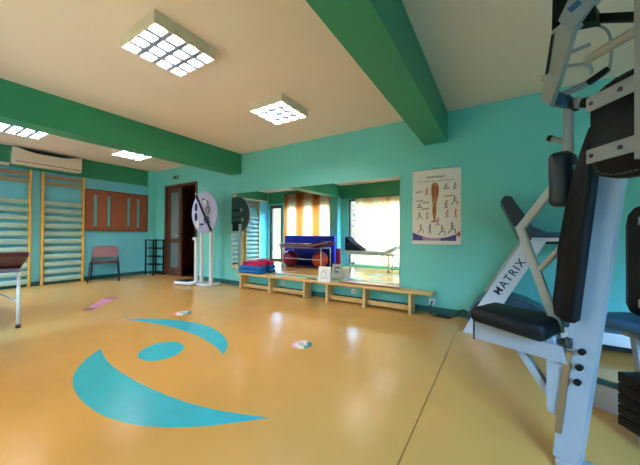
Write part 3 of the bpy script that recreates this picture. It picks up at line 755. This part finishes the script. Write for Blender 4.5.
B().box((.31 - ox, 0, 1.15), (.03, .05, .02), None, .005).obj('safety_key', 'stickr', t)

# ================================================================== MULTI GYM (right foreground)
O = (.298, 1.764, 0); RZ = math.atan2(.428, -.904)
g = thing('multi_gym', 'large white multi gym with black pads filling the right foreground', 'exercise machine', O, RZ)
# local x = the way the seated user faces, local y = towards the camera, z up
def cf(z): return .066 - .100 * z
def cb(z): return -.030 - .110 * z
B().prism([(cf(.04), .04), (cb(.04), .04), (cb(1.58), 1.58), (cf(1.58), 1.58)], -.04, .04).obj('column', 'gymwhite', g)
B().mm((-.34, -.055, 0), (.05, .055, .04), .006).obj('base_foot', 'gymwhite', g)
# main backrest, leaning
def padpts(z, f, bk): return None
bz = [.715, .735, .79, 1.04, 1.24, 1.37, 1.47, 1.56, 1.60]
th = [.022, .05, .062, .062, .052, .038, .024, .006, -.010]
b = B(); prof = [(cf(z) - .036, z) for z in bz][::-1]; prof = [(cf(z) + h_ - .006, z) for z, h_ in zip(bz, th)] + prof
b.prism(prof, -.12, .12)
bmesh.ops.bevel(b.bm, geom=[e for e in b.bm.edges if abs(e.verts[0].co.y - e.verts[1].co.y) < 1e-5 and (e.verts[0].co.x - cf(e.verts[0].co.z)) > -.03 and (e.verts[1].co.x - cf(e.verts[1].co.z)) > -.03], offset=.022, segments=4, affect='EDGES', profile=.5)
for f in b.bm.faces: f.smooth = True
b.obj('backrest', 'black', g, 'black padded backrest')
# seat
def cush(u, v):
    return None
b = B(); b.mm((.06, -.14, .60), (.43, .14, .695), .036, 5)
for v in b.bm.verts:
    v.co.z += -.012 + .02 * ((v.co.x - .06) / .37) * (1 if v.co.z < .65 else .3) + (.008 * sin((v.co.x - .06) / .37 * pi) if v.co.z > .65 else 0)
b.obj('seat', 'black', g, 'black padded seat')
B().prism([(.435, .49), (.435, .592), (.02, .578), (-.0, .502)], -.06, .06).obj('seat_frame', 'gymwhite', g)
B().mm((.434, -.062, .485), (.442, .062, .597)).obj('frame_end_cap', 'blackpl', g)
B().mm((.05, -.035, .575), (.12, .045, .612), .006).obj('pivot_plate', 'gymwhite', g)
B().box((-.0, .03, .60), (.03, .05, .05), None, .008).obj('pivot_block', 'bolt', g)
B().bar((.225, 0, .50), (.075, 0, .30), .035, .035).obj('seat_strut', 'gymwhite', g)
B().prism([(cf(.24), .24), (cf(.52), .52), (.086, .52), (.086, .26), (.075, .24)], -.042, .042).obj('seat_carriage', 'gymwhite', g)
B().prism([(cf(.162) - .024, .162), (cf(.565) - .024, .565), (cf(.565) + .001, .565), (cf(.162) + .001, .162)], .038, .052).obj('adjuster_rail', 'bronze', g)
for x, z in ((-.055, .583), (-.046, .510), (-.039, .441)):
    k = B().cyl((x, .038, z), (x, .07, z), .007, 10).obj('knob_stem', 'steel', g)
    B().cyl((x, .058, z), (x, .08, z), .0135, 16).obj('knob', 'blackpl', k)
# swinging press arm (bent flat bar) and brace on the far side
B().bar((.062, -.05, .61), (.272, -.12, 1.16), .022, .045, (1, 0, 0), .006).bar((.268, -.12, 1.14), (.03, -.12, 1.47), .022, .045, (1, 0, 0), .006).obj('press_arm', 'armgrey', g)
B().tube([(.161, -.085, .916), (.02, -.06, 1.09)], .014, 10).obj('arm_brace', 'armgrey', g)
# arm pad on its post
B().bar((.02, -.215, 1.44), (-.07, -.215, 1.70), .03, .03, (1, 0, 0), .005).obj('pad_arm', 'gymwhite', g)
B().mm((.025, -.20, 1.255), (.125, -.075, 1.54), .03, 4).obj('arm_pad', 'navy', g, 'navy block shaped arm pad')
B().mm((.03, -.15, 1.53), (.068, -.11, 1.80), .006).obj('arm_post', 'gymwhite', g)
p = B().cyl((.05, -.12, 1.585), (.125, -.14, 1.63), .013, 12).obj('peg', 'gymwhite', g)
B().cyl((.12, -.139, 1.627), (.138, -.143, 1.638), .016, 12).obj('peg_cap', 'blackpl', p)
# cross box, joint and knob under the lever
B().prism([(.125, 1.835), (.112, 1.80), (.03, 1.745), (.016, 1.79), (.075, 1.845)], -.14, -.05).obj('cross_box', 'bluevinyl', g)
B().bar((.03, -.10, 1.80), (.02, -.10, 1.745), .10, .018, (1, 0, 0)).obj('joint_ring', 'blackpl', g)
B().bar((.02, -.10, 1.775), (-.012, -.10, 1.76), .05, .05, (0, 0, 1), .008).obj('joint', 'gymwhite', g)
B().cyl((-.012, -.10, 1.76), (-.05, -.10, 1.75), .024, 16).obj('lock_knob', 'blackpl', g)
# lever
B().prism([(.073, 2.135), (.107, 1.93), (.123, 1.81), (.086, 1.758), (.04, 1.905), (-.012, 2.105), (.03, 2.15)], -.05, .0).obj('lever', 'beige', g)
B().bar((.072, .003, 2.11), (.098, .003, 1.92), .006, .012, (1, 0, 0)).obj('lever_slot', 'bolt', g)
B().mm((.07, -.03, 1.90), (.125, .006, 1.925), .004).obj('lever_clamp', 'beige', g)
B().prism([(.076, 2.135), (.073, 2.30), (-.02, 2.30), (.05, 2.165)], -.055, .004).obj('cap', 'blackpl', g)
B().prism([(.05, 2.165), (-.02, 2.30), (-.19, 2.30), (-.022, 2.10), (.01, 2.09)], -.045, .006).obj('upper_link', 'gymwhite', g)
B().bar((.006, .008, 2.183), (-.034, .008, 2.202), .004, .03, (0, 0, 1)).obj('maker_plate', 'bluevinyl', g, 'small slate blue plate')
# black block and strut
k = B().prism([(.0, 2.19), (.0, 2.125), (-.044, 2.11), (-.084, 2.095), (-.08, 2.165), (-.044, 2.175)], -.09, -.02).obj('strut_block', 'blackpl', g)
B().cyl((-.018, -.02, 2.145), (-.018, -.012, 2.145), .009, 12).obj('bolt', 'steel', k)
B().bar((-.07, -.08, 2.135), (-.34, -.10, 1.985), .02, .035, (0, 0, 1)).obj('strut', 'blackpl', g)
# beige handle tube coming towards the camera
B().tube([(-.070, .066, 1.886), (-.078, .072, 1.884), (-.237, .191, 1.862), (-.37, .29, 1.84)], [.014, .019, .019, .019], 16).obj('handle_tube', 'beige', g)
# thin handle loops
B().tube([(-.012, -.15, 2.165), (-.06, -.15, 2.14), (-.095, -.15, 2.095), (-.108, -.15, 2.03), (-.106, -.15, 1.943), (-.097, -.15, 1.885)], .006, 10, smooth_pts=2).obj('handle_loop', 'gymwhite', g)
B().bar((-.10, -.15, 1.905), (-.02, -.15, 1.868), .03, .026, (0, 0, 1), .006).obj('foam_grip', 'blackpl', g)
B().bar((-.02, -.15, 1.868), (.11, -.12, 1.835), .012, .032, (0, 0, 1), .004).obj('handle_bar', 'gymwhite', g)
B().bar((.035, -.05, 2.010), (-.055, -.06, 2.015), .008, .018, (0, 0, 1), .003).obj('link_bar', 'gymwhite', g)
B().tube([(.09, -.05, 1.957), (.04, -.05, 1.952), (-.003, -.06, 1.942), (-.04, -.08, 1.935), (-.052, -.09, 1.912), (-.046, -.10, 1.885)], .007, 10, smooth_pts=2).obj('link_bar', 'gymwhite', g)
# shoulder pad seen from its strapped side, nearest the camera
fx, fy = .838, -.546; nx, ny = .546, .838                     # along the pad (away), towards the viewer's left
PO = Vector((-.109, .205, 0))
m4 = Matrix(((-fx, nx, 0, PO.x), (-fy, ny, 0, PO.y), (0, 0, 1, 0), (0, 0, 0, 1)))  # x = towards the camera along the pad, y = out of its face
def placed(b): bmesh.ops.transform(b.bm, matrix=m4, verts=b.bm.verts); bmesh.ops.recalc_face_normals(b.bm, faces=b.bm.faces); return b
pz = [(0, 1.40), (.012, 1.365), (.04, 1.335), (.10, 1.315), (.34, 1.315), (.34, 1.69), (.10, 1.69), (.05, 1.68), (.015, 1.655), (0, 1.62)]
b = B(); b.prism(pz, -.075, 0)
bmesh.ops.bevel(b.bm, geom=[e for e in b.bm.edges if abs(e.verts[0].co.y - e.verts[1].co.y) < 1e-6], offset=.012, segments=3, affect='EDGES')
for f in b.bm.faces: f.smooth = True
pad = placed(b).obj('shoulder_pad', 'black', g, 'black stitched pad held by two white metal straps')
b = B(); inner = [(.014, 1.41), (.05, 1.345), (.105, 1.328), (.32, 1.328), (.32, 1.677), (.10, 1.677), (.055, 1.667), (.014, 1.61)]
for (x0, z0), (x1, z1) in zip(inner, inner[1:]):
    L = math.hypot(x1 - x0, z1 - z0); n = max(1, int(L / .016))
    for k in range(n):
        a, c = (k + .15) / n, (k + .7) / n
        b.bar((x0 + (x1 - x0) * a, .001, z0 + (z1 - z0) * a), (x0 + (x1 - x0) * c, .001, z0 + (z1 - z0) * c), .0022, .0022, (0, 1, 0))
placed(b).obj('stitching', 'stitch', pad)
for z0, z1 in ((1.60, 1.658), (1.392, 1.448)):
    st = placed(B().mm((.002, .0, z0), (.21, .008, z1), .0015)).obj('metal_strap', 'gymwhite', pad)
    for x in (.025, .135): placed(B().cyl((x, .008, (z0 + z1) / 2), (x, .012, (z0 + z1) / 2), .0085, 14)).obj('bolt', 'bolt', st)
placed(B().mm((.19, .0, 1.362), (.30, .02, 2.30), .002)).obj('pad_post', 'gymwhite', g)
placed(B().mm((.10, -.22, 1.46), (.16, -.07, 1.54), .004)).obj('pad_bracket', 'gymwhite', g)
# second station at the far right: backrest, seat, stack
U2 = Matrix(((-fx, nx, 0, -.045), (-fy, ny, 0, -.70), (0, 0, 1, 0), (0, 0, 0, 1)))
def pl2(b): bmesh.ops.transform(b.bm, matrix=U2, verts=b.bm.verts); bmesh.ops.recalc_face_normals(b.bm, faces=b.bm.faces); return b
b = B(); b.prism([(0, .70), (.02, .66), (.06, .645), (.34, .645), (.34, 1.28), (.09, 1.28), (.045, 1.265), (.012, 1.225), (.0, 1.16)], -.07, 0)
bmesh.ops.bevel(b.bm, geom=[e for e in b.bm.edges if abs(e.verts[0].co.y - e.verts[1].co.y) < 1e-6], offset=.014, segments=3, affect='EDGES')
for f in b.bm.faces: f.smooth = True
p2 = pl2(b).obj('rear_backrest', 'black', g, 'black padded backrest cut by the right photo edge')
b = B()
for k in range(32): b.box((.022, .001, .70 + k * .0155), (.0025, .002, .008))
pl2(b).obj('stitching', 'stitch', p2)
for z in (.72, 1.19): pl2(B().mm((.085, .0, z - .025), (.30, .006, z + .022))).obj('metal_strap', 'steel', p2)
pl2(B().mm((-.07, -.30, .565), (.32, .13, .635), .03, 4)).obj('rear_seat', 'bluevinyl', g, 'blue padded seat')
pl2(B().mm((.05, -.16, .60), (.12, -.07, 1.30), .006)).obj('rear_column', 'gymwhite', g)
pl2(B().mm((.02, -.2, .52), (.30, .04, .566), .006)).obj('rear_seat_frame', 'gymwhite', g)
pl2(B().bar((.09, .02, .53), (.20, .06, .06), .035, .05, (0, 1, 0), .004)).obj('rear_leg', 'gymwhite', g)
pl2(B().mm((.10, -.26, 0.0), (.9, -.16, .08), .006)).obj('rear_base', 'gymwhite', g)
# weight stack
U3 = Matrix(((-fx, nx, 0, -.062), (-fy, ny, 0, -.475), (0, 0, 1, 0), (0, 0, 0, 1)))
for k in range(5):
    b = B(); z = .075 + k * .058
    b.mm((0, -.16, z), (.36, 0, z + .052), .004); bmesh.ops.transform(b.bm, matrix=U3, verts=b.bm.verts); bmesh.ops.recalc_face_normals(b.bm, faces=b.bm.faces); b.obj('weight_plate', 'blackpl', g)
b = B(); b.mm((.05, -.10, 0), (.33, -.06, .075)); bmesh.ops.transform(b.bm, matrix=U3, verts=b.bm.verts); b.obj('stack_base', 'gymwhite', g)
for x in (.10, .28):
    b = B(); b.cyl((x, -.08, .06), (x, -.08, 1.2), .012, 12); bmesh.ops.transform(b.bm, matrix=U3, verts=b.bm.verts); b.obj('guide_rod', 'steel', g)
# horizontal base beam linking the stations
B().mm((-.75, -.83, .0), (.13, -.73, .155), .006).obj('base_beam', 'gymwhite', g)
B().mm((-.72, -.82, .155), (.10, -.74, .165)).obj('beam_grip', 'bolt', g, 'grey textured strip along the beam')

# ================================================================== LIGHT
w = bpy.data.worlds.new('sky'); SC.world = w; w.use_nodes = True; nt = w.node_tree
bg = nt.nodes['Background']
tc = nt.nodes.new('ShaderNodeTexCoord'); sp = nt.nodes.new('ShaderNodeSeparateXYZ'); rp = nt.nodes.new('ShaderNodeValToRGB')
nt.links.new(tc.outputs['Generated'], sp.inputs[0]); nt.links.new(sp.outputs['Z'], rp.inputs[0]); nt.links.new(rp.outputs[0], bg.inputs[0])
rp.color_ramp.elements[0].color = (.022, .0205, .018, 1); rp.color_ramp.elements[1].color = (.30, .60, 1, 1)
rp.color_ramp.elements[0].position = .12; rp.color_ramp.elements[1].position = .34
bg.inputs[1].default_value = 46
def portal(x0, x1, z0, z1):
    l = bpy.data.lights.new('daylight', 'AREA'); l.shape = 'RECTANGLE'; l.size = x1 - x0; l.size_y = z1 - z0
    l.cycles.is_portal = True
    o = bpy.data.objects.new('daylight', l); COL.objects.link(o); o.location = ((x0 + x1) / 2, YR - T - .02, (z0 + z1) / 2); o.rotation_euler = (R(90), 0, 0)
for q in ops: portal(*q)

# ================================================================== CAMERA
f, yaw, pit, roll = 281.81, .5514, .0079, .0058
cam = bpy.data.cameras.new('camera'); co = bpy.data.objects.new('camera', cam); COL.objects.link(co)
cam.sensor_width = 36; cam.lens = f / 640 * 36; cam.shift_x = -5.1 / 640; cam.clip_start = .05
right = Vector((cos(yaw), sin(yaw), 0)); fwd = Vector((-sin(yaw), cos(yaw), 0)); upv = Vector((0, 0, 1))
fw = fwd * cos(pit) + upv * sin(pit); uu = -fwd * sin(pit) + upv * cos(pit)
r2 = right * cos(roll) + uu * sin(roll); u2 = -right * sin(roll) + uu * cos(roll)
m = Matrix((r2, u2, -fw)).transposed().to_4x4(); m.translation = Vector((0, 0, 1.1)); co.matrix_world = m
SC.camera = co
SC.view_settings.view_transform = 'Standard'
SC.view_settings.exposure = .66
SC.cycles.max_bounces = 12; SC.cycles.diffuse_bounces = 6; SC.cycles.transparent_max_bounces = 12
